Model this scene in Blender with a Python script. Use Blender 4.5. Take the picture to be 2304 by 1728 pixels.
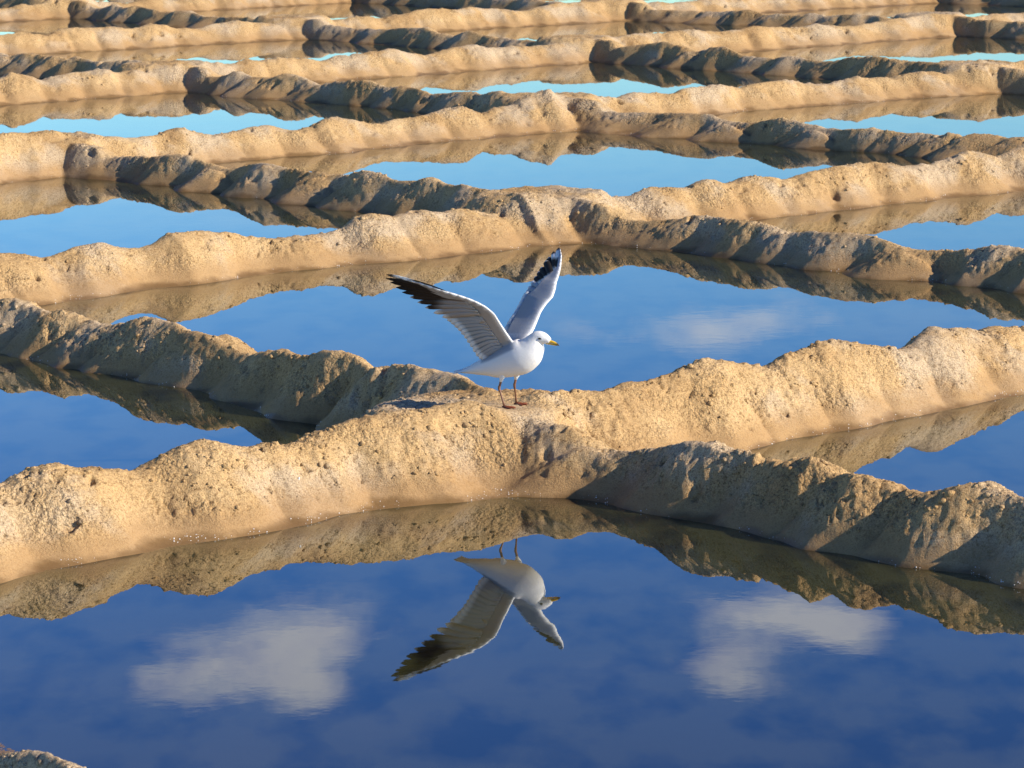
import bpy, math, random
import numpy as np
from mathutils import Vector, Matrix
from mathutils.kdtree import KDTree

# ------------------------------------------------------------------ scene, camera, light
for o in list(bpy.data.objects): bpy.data.objects.remove(o, do_unlink=True)
scene = bpy.context.scene
COL = scene.collection
CAM_H = 2.35
cam_d = bpy.data.cameras.new('camera'); cam = bpy.data.objects.new('camera', cam_d); COL.objects.link(cam)
cam_d.sensor_width = 36.0; cam_d.lens = 36.0 * 3455 / 1024
cam_d.clip_start = 0.1; cam_d.clip_end = 5000
cam_d.dof.use_dof = True; cam_d.dof.focus_distance = 12.6; cam_d.dof.aperture_fstop = 22
cam.location = (0, 0, CAM_H)
cam.matrix_world = Matrix.Translation((0, 0, CAM_H)) @ Matrix.Rotation(math.pi/2 - 0.163, 4, 'X') @ Matrix.Rotation(math.radians(-0.4), 4, 'Z')
scene.camera = cam
scene.render.engine = 'CYCLES'
scene.view_settings.view_transform = 'Standard'
scene.view_settings.look = 'None'
scene.view_settings.exposure = 0.62
scene.view_settings.gamma = 1.0
scene.view_settings.use_curve_mapping = False

SUN_AZ = math.atan2(0.958, -0.285)      # from +Y towards +X
SUN_EL = math.radians(28)
sun_dir = Vector((math.sin(SUN_AZ)*math.cos(SUN_EL), math.cos(SUN_AZ)*math.cos(SUN_EL), math.sin(SUN_EL)))
sd = bpy.data.lights.new('sun', 'SUN'); sd.energy = 5.0; sd.angle = math.radians(0.5); sd.color = (1.0, 0.88, 0.69)
sun = bpy.data.objects.new('sun', sd); COL.objects.link(sun); sun.location = (20, -10, 20)
sun.rotation_euler = sun_dir.to_track_quat('Z', 'Y').to_euler()

world = bpy.data.worlds.new('World'); scene.world = world; world.use_nodes = True
def build_world():
    nt = world.node_tree; nt.nodes.clear(); L = nt.links.new
    N = nt.nodes.new
    out = N('ShaderNodeOutputWorld'); bg = N('ShaderNodeBackground'); bg.inputs['Strength'].default_value = 0.10
    sky = N('ShaderNodeTexSky'); sky.sky_type = 'NISHITA'; sky.sun_disc = False
    sky.sun_elevation = SUN_EL; sky.sun_rotation = SUN_AZ
    sky.air_density = 1.0; sky.dust_density = 0.15; sky.ozone_density = 3.0; sky.altitude = 0
    # a deep, clear, strongly graded winter sky: bright pale rim, dark zenith
    pre = N('ShaderNodeMix'); pre.data_type = 'RGBA'; pre.blend_type = 'MULTIPLY'; pre.inputs['Factor'].default_value = 1.0
    pre.inputs['B'].default_value = (.1, .1, .1, 1); L(sky.outputs[0], pre.inputs['A'])
    gm = N('ShaderNodeGamma'); gm.inputs['Gamma'].default_value = 2.3; L(pre.outputs['Result'], gm.inputs['Color'])
    hs = N('ShaderNodeMix'); hs.data_type = 'RGBA'; hs.blend_type = 'MULTIPLY'; hs.inputs['Factor'].default_value = 1.0
    hs.inputs['B'].default_value = (31, 30.5, 31, 1); L(gm.outputs[0], hs.inputs['A'])
    tc = N('ShaderNodeTexCoord'); sep = N('ShaderNodeSeparateXYZ'); L(tc.outputs['Generated'], sep.inputs[0])
    def M(op, a, b=None, c=None, clamp=False):
        n = N('ShaderNodeMath'); n.operation = op; n.use_clamp = clamp
        for i, v in enumerate((a, b, c)):
            if v is None: continue
            if isinstance(v, (int, float)): n.inputs[i].default_value = v
            else: L(v, n.inputs[i])
        return n.outputs[0]
    X, Y, Z = sep.outputs
    az = M('ARCTAN2', X, Y)
    el = M('DIVIDE', Z, M('SQRT', M('ADD', M('MULTIPLY', X, X), M('MULTIPLY', Y, Y))))
    cmb = N('ShaderNodeCombineXYZ'); L(M('MULTIPLY', az, 42.0), cmb.inputs[0]); L(M('MULTIPLY', el, 95.0), cmb.inputs[1])
    nz = N('ShaderNodeTexNoise'); nz.inputs['Scale'].default_value = 1.0; nz.inputs['Detail'].default_value = 6; nz.inputs['Roughness'].default_value = 0.6
    L(cmb.outputs[0], nz.inputs['Vector'])
    blobs = None
    for a0, e0, sa, se, w in ((-.086, .2500, .026, .0105, 1.0), (-.060, .2380, .020, .0110, .9), (-.062, .2560, .010, .0070, .6),
                              (.080, .2330, .026, .0090, .95), (.064, .2510, .013, .0095, .9), (.098, .2390, .012, .0060, .7),
                              (.050, .1490, .040, .0075, .50), (.078, .1450, .018, .0070, .38), (-.125, .218, .02, .006, .45)):
        d1 = M('DIVIDE', M('SUBTRACT', az, a0), sa); d2 = M('DIVIDE', M('SUBTRACT', el, e0), se)
        g = M('MULTIPLY', M('EXPONENT', M('MULTIPLY', M('ADD', M('MULTIPLY', d1, d1), M('MULTIPLY', d2, d2)), -1.0)), w)
        blobs = g if blobs is None else M('ADD', blobs, g)
    # scattered thin cloud over the whole sky, laid out on a plane overhead
    zz = M('ADD', M('MAXIMUM', Z, 0.0), 0.08)
    c2 = N('ShaderNodeCombineXYZ'); L(M('DIVIDE', X, zz), c2.inputs[0]); L(M('DIVIDE', Y, zz), c2.inputs[1])
    n2 = N('ShaderNodeTexNoise'); n2.inputs['Scale'].default_value = 1.3; n2.inputs['Detail'].default_value = 7; n2.inputs['Roughness'].default_value = 0.55
    L(c2.outputs[0], n2.inputs['Vector'])
    thin = M('MULTIPLY', M('MULTIPLY', M('SUBTRACT', n2.outputs['Fac'], .54), 3.0, clamp=True), 0.12)
    dens = M('ADD', M('MULTIPLY', blobs, 1.25), M('MULTIPLY', M('SUBTRACT', nz.outputs['Fac'], .5), 2.1))
    dens = M('MULTIPLY', M('SUBTRACT', dens, .28), 1.0, clamp=True)
    dens = M('MULTIPLY', dens, M('MULTIPLY', blobs, 2.5, clamp=True))
    dens = M('MAXIMUM', M('MULTIPLY', dens, .62), thin, clamp=True)
    mix = N('ShaderNodeMix'); mix.data_type = 'RGBA'
    L(dens, mix.inputs['Factor']); L(hs.outputs['Result'], mix.inputs['A']); mix.inputs['B'].default_value = (8.2, 7.9, 7.5, 1)
    L(mix.outputs['Result'], bg.inputs['Color']); L(bg.outputs[0], out.inputs[0])
build_world()

# ------------------------------------------------------------------ helpers
def tag(o, label=None, cat=None, group=None, kind=None):
    if label: o['label'] = label
    if cat: o['category'] = cat
    if group: o['group'] = group
    if kind: o['kind'] = kind
    return o
def mesh_obj(name, verts, faces, mat, parent=None, smooth=True, cols=None):
    me = bpy.data.meshes.new(name)
    verts = np.asarray(verts, dtype=np.float32)
    if isinstance(faces, np.ndarray):
        nf, k = faces.shape
        me.vertices.add(len(verts)); me.vertices.foreach_set('co', verts.ravel())
        me.loops.add(nf*k); me.loops.foreach_set('vertex_index', faces.astype(np.int32).ravel())
        me.polygons.add(nf); me.polygons.foreach_set('loop_start', np.arange(0, nf*k, k, dtype=np.int32))
        me.update(calc_edges=True); me.validate()
    else:
        me.from_pydata([tuple(map(float, v)) for v in verts], [], faces)
    if smooth: me.polygons.foreach_set('use_smooth', np.ones(len(me.polygons), dtype=bool))
    if cols is not None:
        ca = me.color_attributes.new('plumage', 'FLOAT_COLOR', 'POINT')
        c = np.ones((len(me.vertices), 4), dtype=np.float32); c[:, :3] = cols
        ca.data.foreach_set('color', c.ravel())
    if mat: me.materials.append(mat)
    o = bpy.data.objects.new(name, me); COL.objects.link(o)
    if parent: o.parent = parent
    return o
def new_mat(name):
    m = bpy.data.materials.new(name); m.use_nodes = True
    nt = m.node_tree; b = nt.nodes['Principled BSDF']
    return m, nt, b

rng = np.random.default_rng(7)
PERM = rng.permutation(512); PERM = np.concatenate([PERM, PERM, PERM])
GR = np.stack([np.cos(np.arange(512)*2.399963), np.sin(np.arange(512)*2.399963)], -1).astype(np.float32)
def noise(x, y, seed=0):
    x = np.asarray(x, dtype=np.float64) + seed*17.31; y = np.asarray(y, dtype=np.float64) - seed*9.77
    xi = np.floor(x).astype(np.int64); yi = np.floor(y).astype(np.int64)
    xf = (x-xi).astype(np.float32); yf = (y-yi).astype(np.float32)
    u = xf*xf*xf*(xf*(xf*6-15)+10); v = yf*yf*yf*(yf*(yf*6-15)+10)
    def g(ix, iy, fx, fy):
        h = PERM[PERM[ix & 511] + (iy & 511)]; q = GR[h]
        return q[..., 0]*fx + q[..., 1]*fy
    a = g(xi, yi, xf, yf); b = g(xi+1, yi, xf-1, yf); c = g(xi, yi+1, xf, yf-1); d = g(xi+1, yi+1, xf-1, yf-1)
    return ((a + u*(b-a)) + v*((c + u*(d-c)) - (a + u*(b-a)))) * 1.5
def fbm(x, y, seed=0, oct=4, gain=0.5):
    s = 0; a = 1.0; f = 1.0
    for i in range(oct):
        s = s + a*noise(x*f, y*f, seed+i*3); a *= gain; f *= 2.03
    return s
def sstep(a, b, x):
    t = np.clip((x-a)/(b-a), 0, 1); return t*t*(3-2*t)
def pits(x, y, cell, seed, prob, rmin, rmax):
    """round-ish hollows scattered one per cell: returns 0..1 depth"""
    out = np.zeros(np.shape(x), dtype=np.float32)
    ix = np.floor(x/cell).astype(np.int64); iy = np.floor(y/cell).astype(np.int64)
    for dx in (-1, 0, 1):
        for dy in (-1, 0, 1):
            cx = ix+dx; cy = iy+dy
            h = PERM[(PERM[(cx+seed*31) & 511] + (cy & 511))]; h2 = PERM[h+1]; h3 = PERM[h+77]
            px = (cx + .2 + .6*h/512.)*cell; py = (cy + .2 + .6*h2/512.)*cell
            r = rmin + (rmax-rmin)*(h3/512.)**2; on = (h3 % 97) < prob*97
            ang = h2/512.*6.28; ca = np.cos(ang); sa = np.sin(ang)
            ex = (x-px)*ca + (y-py)*sa; ey = -(x-px)*sa + (y-py)*ca
            d = np.sqrt(ex*ex + (ey*1.9)**2)/r
            out = np.maximum(out, np.where(on, 1-sstep(.35, 1.0, d), 0))
    return out

# ------------------------------------------------------------------ mud banks: crest lines measured in metres
TH = 0.624
DA = (math.cos(TH), math.sin(TH)); NA = (-math.sin(TH), math.cos(TH))
DB = (math.sin(TH), -math.cos(TH)); NB = (math.cos(TH), math.sin(TH))
# per bank: c = (distance along, offset of crest line), w = (along, half width on the near side), h = (along, crest height)
LINES={
 'A1':{"c":[[4.85,9.854],[5.51,9.939],[6.18,9.999],[6.85,10.049],[7.52,10.099],[8.18,10.161],[8.85,10.249],[9.52,10.374],[10.18,10.548]],"w":[[4.85,0.38],[5.09,0.35],[5.32,0.34],[5.51,0.33],[5.7,0.33],[5.88,0.34],[6.08,0.33],[6.29,0.31],[6.47,0.34],[6.65,0.36],[6.83,0.41],[6.92,0.44],[8.21,0.33],[8.4,0.32],[8.76,0.36],[9.18,0.36],[9.51,0.34],[9.87,0.35]],"h":[[5.07,0.214],[5.13,0.218],[5.25,0.259],[5.32,0.254],[5.37,0.238],[5.46,0.227],[5.49,0.214],[5.57,0.214],[5.6,0.203],[5.67,0.198],[5.76,0.227],[5.8,0.245],[5.86,0.253],[5.91,0.267],[5.97,0.244],[6.06,0.224],[6.15,0.213],[6.23,0.195],[6.28,0.197],[6.34,0.21],[6.4,0.227],[6.46,0.244],[6.5,0.252],[6.61,0.257],[7.26,0.278],[7.46,0.256],[7.59,0.246],[7.73,0.233],[7.8,0.247],[7.92,0.242],[8.0,0.264],[8.14,0.28],[8.26,0.295],[8.31,0.278],[8.39,0.251],[8.49,0.235],[8.59,0.218],[8.64,0.232],[8.71,0.261],[8.83,0.261],[8.9,0.281],[8.98,0.271],[9.06,0.267],[9.13,0.24],[9.28,0.213],[9.36,0.199],[9.43,0.213],[9.56,0.237],[9.67,0.252],[9.76,0.232],[9.86,0.229],[10.04,0.202],[10.29,0.184]]},
 'A2':{"c":[[7.97,15.368],[8.93,15.462],[9.89,15.553],[10.85,15.641],[11.81,15.728],[12.77,15.813],[13.73,15.898],[14.69,15.983],[15.65,16.068]],"w":[[7.97,0.39],[8.25,0.38],[8.69,0.34],[9.18,0.27],[9.63,0.26],[10.05,0.33],[10.5,0.36],[11.01,0.37],[11.33,0.39],[11.49,0.45],[12.97,0.3],[13.42,0.32],[14.02,0.31],[14.61,0.34],[15.23,0.39]],"h":[[7.93,0.217],[8.09,0.197],[8.18,0.171],[8.34,0.187],[8.41,0.204],[8.52,0.206],[8.65,0.177],[8.78,0.166],[8.88,0.193],[8.97,0.228],[9.05,0.226],[9.16,0.23],[9.28,0.214],[9.38,0.193],[9.5,0.158],[9.62,0.123],[9.76,0.111],[9.86,0.128],[9.97,0.131],[10.08,0.153],[10.2,0.205],[10.28,0.217],[10.45,0.198],[10.58,0.2],[10.66,0.213],[10.77,0.191],[10.91,0.199],[11.04,0.169],[11.19,0.138],[11.3,0.136],[11.3,0.253],[11.51,0.24],[11.73,0.2],[11.91,0.173],[12.18,0.163],[12.35,0.204],[12.48,0.201],[12.64,0.175],[12.76,0.214],[12.89,0.211],[12.96,0.185],[13.12,0.201],[13.31,0.197],[13.51,0.173],[13.69,0.202],[13.87,0.224],[14.11,0.221],[14.32,0.213],[14.53,0.184],[14.74,0.176],[14.89,0.195],[15.0,0.224],[15.17,0.22],[15.37,0.184],[15.5,0.212],[15.64,0.21]]},
 'A3':{"c":[[10.43,20.603],[11.78,20.697],[13.13,20.873],[14.48,21.096],[15.83,21.33],[17.17,21.538],[18.52,21.685],[19.87,21.734],[21.22,21.65]],"w":[[10.43,0.41],[10.8,0.36],[11.1,0.34],[12.36,0.3],[12.78,0.28],[13.34,0.39],[13.84,0.33],[14.3,0.32],[14.97,0.41],[15.34,0.41],[15.67,0.45],[17.42,0.24],[18.2,0.26],[18.93,0.34],[19.76,0.3],[20.21,0.36],[20.7,0.43]],"h":[[10.66,0.337],[10.76,0.323],[10.87,0.277],[11.01,0.276],[11.1,0.27],[11.23,0.231],[11.38,0.221],[11.53,0.211],[11.63,0.189],[11.76,0.188],[11.88,0.204],[12.0,0.212],[12.13,0.227],[12.27,0.194],[12.41,0.152],[12.56,0.175],[12.7,0.197],[12.85,0.196],[12.98,0.171],[13.15,0.134],[13.3,0.165],[13.43,0.206],[13.55,0.215],[13.7,0.18],[13.86,0.127],[13.97,0.111],[14.09,0.154],[14.32,0.155],[14.48,0.178],[14.68,0.208],[14.82,0.208],[14.99,0.144],[15.16,0.177],[15.31,0.184],[15.44,0.247],[15.64,0.296],[15.76,0.253],[15.94,0.206],[16.19,0.19],[16.45,0.165],[16.58,0.202],[16.84,0.186],[17.08,0.154],[17.21,0.192],[17.42,0.198],[17.64,0.204],[17.85,0.155],[18.01,0.183],[18.17,0.202],[18.38,0.2],[18.57,0.161],[18.76,0.132],[18.94,0.16],[19.16,0.178],[19.39,0.166],[19.61,0.136],[19.76,0.177],[19.92,0.189],[20.18,0.167],[20.36,0.208],[20.54,0.263],[20.69,0.233],[20.84,0.206],[21.07,0.226]]},
 'A4':{"c":[[13.31,26.166],[14.86,26.336],[16.41,26.506],[17.96,26.675],[19.51,26.845],[21.06,27.015],[22.6,27.185],[24.15,27.355],[25.7,27.524]],"w":[],"h":[[13.56,0.191],[13.68,0.224],[13.86,0.204],[13.98,0.148],[14.12,0.18],[14.26,0.202],[14.46,0.201],[14.6,0.217],[14.75,0.185],[14.99,0.192],[15.24,0.219],[15.39,0.242],[15.56,0.212],[15.74,0.203],[16.0,0.189],[16.15,0.212],[16.33,0.203],[16.52,0.224],[16.78,0.19],[16.97,0.17],[17.16,0.191],[17.38,0.191],[17.65,0.219],[17.85,0.231],[18.04,0.178],[18.24,0.147],[18.44,0.169],[18.67,0.201],[18.87,0.213],[19.07,0.17],[19.34,0.178],[19.52,0.17],[19.76,0.169],[20.09,0.186],[20.4,0.194],[20.65,0.204],[20.87,0.217],[21.12,0.216],[21.44,0.213],[21.7,0.235],[22.03,0.208],[22.16,0.179],[22.42,0.202],[22.69,0.213],[23.17,0.179],[23.62,0.195],[23.93,0.156],[24.22,0.155],[24.43,0.182],[24.72,0.193],[25.01,0.205],[25.31,0.217],[25.68,0.201],[26.03,0.162],[26.37,0.186],[26.76,0.171]]},
 'A5':{"c":[[16.48,31.665],[17.56,31.804],[18.64,31.942],[19.72,32.08],[20.8,32.218],[21.88,32.357],[22.96,32.495],[24.04,32.633],[25.12,32.772]],"w":[],"h":[[16.41,0.187],[16.63,0.2],[16.91,0.163],[17.15,0.223],[17.38,0.224],[17.64,0.212],[17.91,0.188],[18.15,0.225],[18.33,0.205],[18.57,0.157],[18.76,0.148],[19.0,0.198],[19.25,0.212],[19.57,0.173],[19.82,0.161],[20.08,0.174],[20.34,0.15],[20.6,0.164],[20.93,0.187],[21.2,0.162],[21.47,0.189],[21.68,0.232],[21.95,0.233],[22.23,0.208],[22.51,0.222],[22.86,0.194],[23.18,0.154],[23.48,0.195],[23.77,0.223],[24.07,0.224]]},
 'B0':{"c":[[-8.0,3.5],[-7.5,3.5],[-7.0,3.5],[-6.5,3.5],[-6.0,3.5],[-5.5,3.5],[-5.0,3.5],[-4.5,3.5],[-4.0,3.5]],"w":[],"h":[[-6.86,0.256],[-6.82,0.255],[-6.72,0.274],[-6.64,0.294],[-6.56,0.314],[-6.5,0.317],[-6.44,0.314]]},
 'B1':{"c":[[-14.13,7.206],[-13.3,7.366],[-12.47,7.427],[-11.64,7.423],[-10.81,7.388],[-9.98,7.358],[-9.15,7.366],[-8.32,7.448],[-7.49,7.637]],"w":[[-13.65,0.29],[-13.23,0.34],[-12.91,0.32],[-12.57,0.31],[-12.32,0.24],[-11.86,0.29],[-11.49,0.29],[-11.15,0.28],[-9.58,0.42],[-9.47,0.34],[-9.29,0.28],[-9.05,0.28],[-8.83,0.27],[-8.61,0.27],[-8.42,0.26],[-8.22,0.27],[-7.96,0.35],[-7.81,0.33],[-7.67,0.29],[-7.49,0.32]],"h":[[-14.04,0.206],[-13.83,0.213],[-13.72,0.187],[-13.64,0.173],[-13.48,0.189],[-13.36,0.17],[-13.16,0.155],[-13.05,0.181],[-12.89,0.219],[-12.77,0.222],[-12.61,0.205],[-12.46,0.206],[-12.33,0.186],[-12.23,0.155],[-12.12,0.139],[-11.97,0.182],[-11.84,0.212],[-11.73,0.211],[-11.62,0.21],[-11.51,0.243],[-11.4,0.252],[-11.3,0.242],[-11.17,0.211],[-11.07,0.23],[-10.93,0.257],[-10.79,0.276],[-10.63,0.269],[-9.52,0.134],[-9.26,0.187],[-9.14,0.224],[-9.05,0.229],[-8.95,0.221],[-8.85,0.219],[-8.74,0.211],[-8.64,0.217],[-8.57,0.233],[-8.51,0.226],[-8.48,0.184],[-8.41,0.201],[-8.33,0.22],[-8.28,0.215],[-8.19,0.199],[-8.1,0.196],[-8.01,0.215],[-7.92,0.24],[-7.85,0.239],[-7.8,0.224],[-7.74,0.216]]},
 'B2':{"c":[[-20.1,11.328],[-19.12,11.471],[-18.13,11.579],[-17.15,11.666],[-16.17,11.744],[-15.18,11.829],[-14.2,11.932],[-13.22,12.068],[-12.23,12.251]],"w":[[-20.1,0.33],[-19.83,0.28],[-19.39,0.26],[-18.89,0.27],[-18.36,0.31],[-17.9,0.3],[-17.4,0.33],[-15.22,0.32],[-14.93,0.32],[-14.61,0.28],[-14.26,0.28],[-13.92,0.28],[-13.59,0.29],[-13.3,0.27],[-13.12,0.3],[-12.84,0.28],[-12.54,0.3],[-12.23,0.32]],"h":[[-20.48,0.065],[-20.25,0.121],[-19.98,0.141],[-19.74,0.164],[-19.54,0.18],[-19.38,0.18],[-19.21,0.154],[-19.02,0.122],[-18.88,0.147],[-18.73,0.172],[-18.54,0.188],[-18.31,0.179],[-18.12,0.164],[-17.96,0.168],[-17.8,0.173],[-17.62,0.208],[-17.44,0.214],[-17.26,0.192],[-17.1,0.189],[-16.99,0.219],[-16.84,0.195],[-16.63,0.198],[-16.46,0.19],[-16.29,0.156],[-15.41,0.011],[-15.2,0.069],[-15.03,0.115],[-14.83,0.151],[-14.65,0.172],[-14.47,0.174],[-14.3,0.182],[-14.16,0.174],[-14.06,0.145],[-14.05,0.134],[-13.91,0.151],[-13.75,0.177],[-13.59,0.184],[-13.47,0.182],[-13.33,0.151],[-13.18,0.109],[-13.06,0.089],[-12.95,0.11],[-12.83,0.145],[-12.73,0.171],[-12.61,0.192],[-12.51,0.182]]},
 'B3':{"c":[[-25.75,15.585],[-24.7,15.734],[-23.65,15.836],[-22.6,15.91],[-21.55,15.975],[-20.5,16.05],[-19.45,16.157],[-18.4,16.313],[-17.35,16.538]],"w":[[-25.75,0.27],[-25.12,0.39],[-24.55,0.35],[-24.1,0.23],[-23.46,0.24],[-22.85,0.25],[-20.73,0.42],[-20.22,0.44],[-19.86,0.33],[-19.5,0.23],[-19.07,0.22],[-18.66,0.22],[-18.26,0.22],[-17.74,0.3],[-17.35,0.43]],"h":[[-30.09,0.183],[-29.8,0.164],[-29.47,0.181],[-29.19,0.151],[-28.92,0.187],[-28.6,0.181],[-28.25,0.167],[-28.07,0.197],[-27.82,0.168],[-27.56,0.171],[-27.22,0.21],[-26.97,0.202],[-25.98,0.083],[-25.78,0.145],[-25.59,0.184],[-25.41,0.143],[-25.23,0.152],[-24.98,0.194],[-24.8,0.183],[-24.62,0.134],[-24.49,0.131],[-24.31,0.169],[-24.12,0.189],[-23.88,0.192],[-23.7,0.154],[-23.51,0.174],[-23.33,0.165],[-23.09,0.131],[-22.88,0.152],[-22.67,0.173],[-22.44,0.159],[-22.2,0.2],[-22.11,0.196],[-21.0,0.029],[-20.77,0.105],[-20.53,0.132],[-20.28,0.143],[-20.03,0.167],[-19.89,0.167],[-19.7,0.144],[-19.55,0.101],[-19.37,0.13],[-19.23,0.163],[-19.08,0.18],[-18.88,0.159],[-18.69,0.128],[-18.52,0.13],[-18.31,0.15],[-18.13,0.144],[-17.94,0.139],[-17.73,0.135],[-17.61,0.158],[-17.5,0.124],[-17.38,0.171],[-17.22,0.165],[-17.13,0.148],[-16.99,0.166]]},
 'B4':{"c":[[-31.93,20.295],[-30.89,20.335],[-29.84,20.375],[-28.8,20.415],[-27.76,20.454],[-26.72,20.494],[-25.68,20.534],[-24.64,20.574],[-23.6,20.614]],"w":[],"h":[[-31.73,0.12],[-31.42,0.158],[-31.12,0.146],[-30.91,0.081],[-30.62,0.082],[-30.28,0.146],[-29.95,0.172],[-29.67,0.184],[-29.43,0.147],[-29.16,0.124],[-28.92,0.193],[-28.69,0.157],[-28.34,0.137],[-26.73,0.076],[-26.45,0.135],[-26.18,0.181],[-25.9,0.216],[-25.63,0.185],[-25.47,0.138],[-25.27,0.191],[-25.04,0.202],[-24.85,0.147],[-24.59,0.096],[-24.37,0.139],[-24.15,0.171],[-23.9,0.141],[-23.6,0.146],[-23.35,0.201],[-23.16,0.21],[-22.98,0.21],[-22.73,0.192],[-22.49,0.194],[-22.32,0.194]]},
 'B5':{"c":[[-32.31,25.44],[-32.06,25.465],[-31.82,25.491],[-31.57,25.516],[-31.32,25.542],[-31.08,25.568],[-30.83,25.593],[-30.58,25.619],[-30.33,25.645]],"w":[],"h":[[-32.73,0.061],[-32.37,0.13],[-31.9,0.174],[-31.74,0.125],[-31.51,0.107],[-31.21,0.118],[-30.91,0.089],[-30.62,0.126],[-30.24,0.167],[-30.0,0.111],[-29.68,0.112],[-29.36,0.151],[-29.05,0.138],[-28.75,0.176],[-28.44,0.176],[-28.22,0.135]]},
}

LINES['A5']['c'] = [[14, 31.45], [19.9, 31.78], [24.6, 32.1], [30, 32.45]]
LINES['B5']['c'] = [[-37.4, 24.72], [-31.75, 24.87], [-26.98, 25.75]]
LINES['B4']['c'] = [[-36.6, 20.24], [-31.4, 20.25], [-26, 20.5], [-21.1, 20.8]]
LINES['B0']['c'] = [[-12, 3.50], [-7, 3.66], [-4, 3.75]]; LINES['B0']['h'] = [[-8.6, .15], [-7.8, .13], [-7.4, .135], [-7.1, .18], [-6.95, .215], [-6.8, .225], [-6.6, .245], [-6.4, .235], [-6., .21]]
LINES['A0'] = dict(c=[[0, 4.2], [6, 4.7]], w=[], h=[])
LINES['A6'] = dict(c=[[15, 36.4], [19.94, 36.98], [24.4, 37.65], [32, 38.5]], w=[], h=[])
LINES['A7'] = dict(c=[[20, 42.3], [34, 44.0]], w=[], h=[])
LINES['A8'] = dict(c=[[20, 47.8], [38, 49.8]], w=[], h=[])
LINES['B6'] = dict(c=[[-44, 29.1], [-30, 30.2]], w=[], h=[])
LINES['B7'] = dict(c=[[-48, 33.4], [-34, 34.6]], w=[], h=[])
LINES['B9'] = dict(c=[[-12, -.9], [0, -.6]], w=[], h=[])
A_ORDER = ['A0', 'A1', 'A2', 'A3', 'A4', 'A5', 'A6', 'A7', 'A8']
B_ORDER = ['B9', 'B0', 'B1', 'B2', 'B3', 'B4', 'B5', 'B6', 'B7']
def prep(key, ln):
    c = np.array(ln['c'], float); slope0 = (c[1, 1]-c[0, 1])/(c[1, 0]-c[0, 0]); slope1 = (c[-1, 1]-c[-2, 1])/(c[-1, 0]-c[-2, 0])
    lim = .09
    slope0 = np.clip(slope0, 0, lim); slope1 = np.clip(slope1, 0, lim)
    c = np.vstack([[c[0, 0]-40, c[0, 1]-40*slope0], c, [c[-1, 0]+40, c[-1, 1]+40*slope1]])
    seed = sum(map(ord, key))
    S = np.arange(c[0, 0], c[-1, 0], .04)
    # heaps where nothing was measured
    Hh = .165 + .050*noise(S*1.35, S*0+seed, 1) + .030*noise(S*3.1, S*0+seed, 2)
    if len(ln['h']):
        h = np.array(ln['h'], float)
        h[:, 1] = np.clip(h[:, 1], .125 if key[0] == 'B' else .14, .29)
        hm = np.interp(S, h[:, 0], h[:, 1])
        d = np.min(np.abs(S[:, None]-h[None, :, 0]), 1)
        w = 1-sstep(.35, .8, d); Hh = Hh*(1-w) + hm*w
    base = .36 if key[0] == 'A' else .30
    Wf = np.full(len(S), base) + .04*noise(S*1.1, S*0+seed, 5)
    if len(ln['w']):
        wv = np.array(ln['w'], float)
        d = np.min(np.abs(S[:, None]-wv[None, :, 0]), 1); k = 1-sstep(.4, 1.0, d)
        Wf = Wf*(1-k) + np.interp(S, wv[:, 0], wv[:, 1])*k
    Wb = base + .02 + .05*noise(S*1.2, S*0+seed, 6)
    # heaps: one mound per local maximum of the crest
    prng = np.random.default_rng(seed); peaks = []
    sm_ = np.convolve(np.pad(Hh, 2, mode='edge'), np.ones(5)/5, 'valid')
    i = 5
    cand = [j for j in range(6, len(S)-6) if sm_[j] == sm_[j-4:j+5].max()]
    for j in cand:
        if peaks and S[j]-peaks[-1][0] < (.30 if key[0] == 'B' else .30): continue
        peaks.append((S[j], prng.normal(0, .03), Hh[j]+.004, prng.uniform(.30, .42) if key[0] == 'B' else prng.uniform(.32, .48), prng.uniform(.90, 1.06) if key[0] == 'B' else prng.uniform(.78, .92), prng.uniform(-.5, .5)))
    full = []
    for p, q in zip(peaks, peaks[1:]+[None]):
        full.append(p)
        if q is None: break
        n = int((q[0]-p[0])/.60)
        for i in range(1, n+1):
            sp_ = p[0]+(q[0]-p[0])*(i+prng.uniform(-.22, .22))/(n+1)
            full.append((sp_, prng.normal(-.02, .04), float(np.interp(sp_, S, Hh))+prng.uniform(-.03, .012), prng.uniform(.28, .40), prng.uniform(.84, 1.0) if key[0] == 'B' else prng.uniform(.70, .86), prng.uniform(-.5, .5)))
    peaks = full
    return dict(peaks=peaks, S=S, C=np.interp(S, c[:, 0], c[:, 1]), H=Hh, Hs=np.convolve(np.pad(Hh, 17, mode='edge'), np.ones(35)/35, 'valid'), Wf=Wf, Wb=Wb, c=c, seed=seed)
BANKS = {k: prep(k, v) for k, v in LINES.items()}
def cen_of(k, s):
    b = BANKS[k]; return np.interp(s, b['c'][:, 0], b['c'][:, 1])
def cross_pt(ka, kb):
    oa, ob = 10., 10.
    for _ in range(60):       # point = oa*NA + ob*NB ; along A = ob, along B = -oa
        oa = cen_of(ka, ob); ob = cen_of(kb, -oa)
    return np.array([oa*NA[0]+ob*NB[0], oa*NA[1]+ob*NB[1]]), oa, ob
CROSS = []
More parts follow.
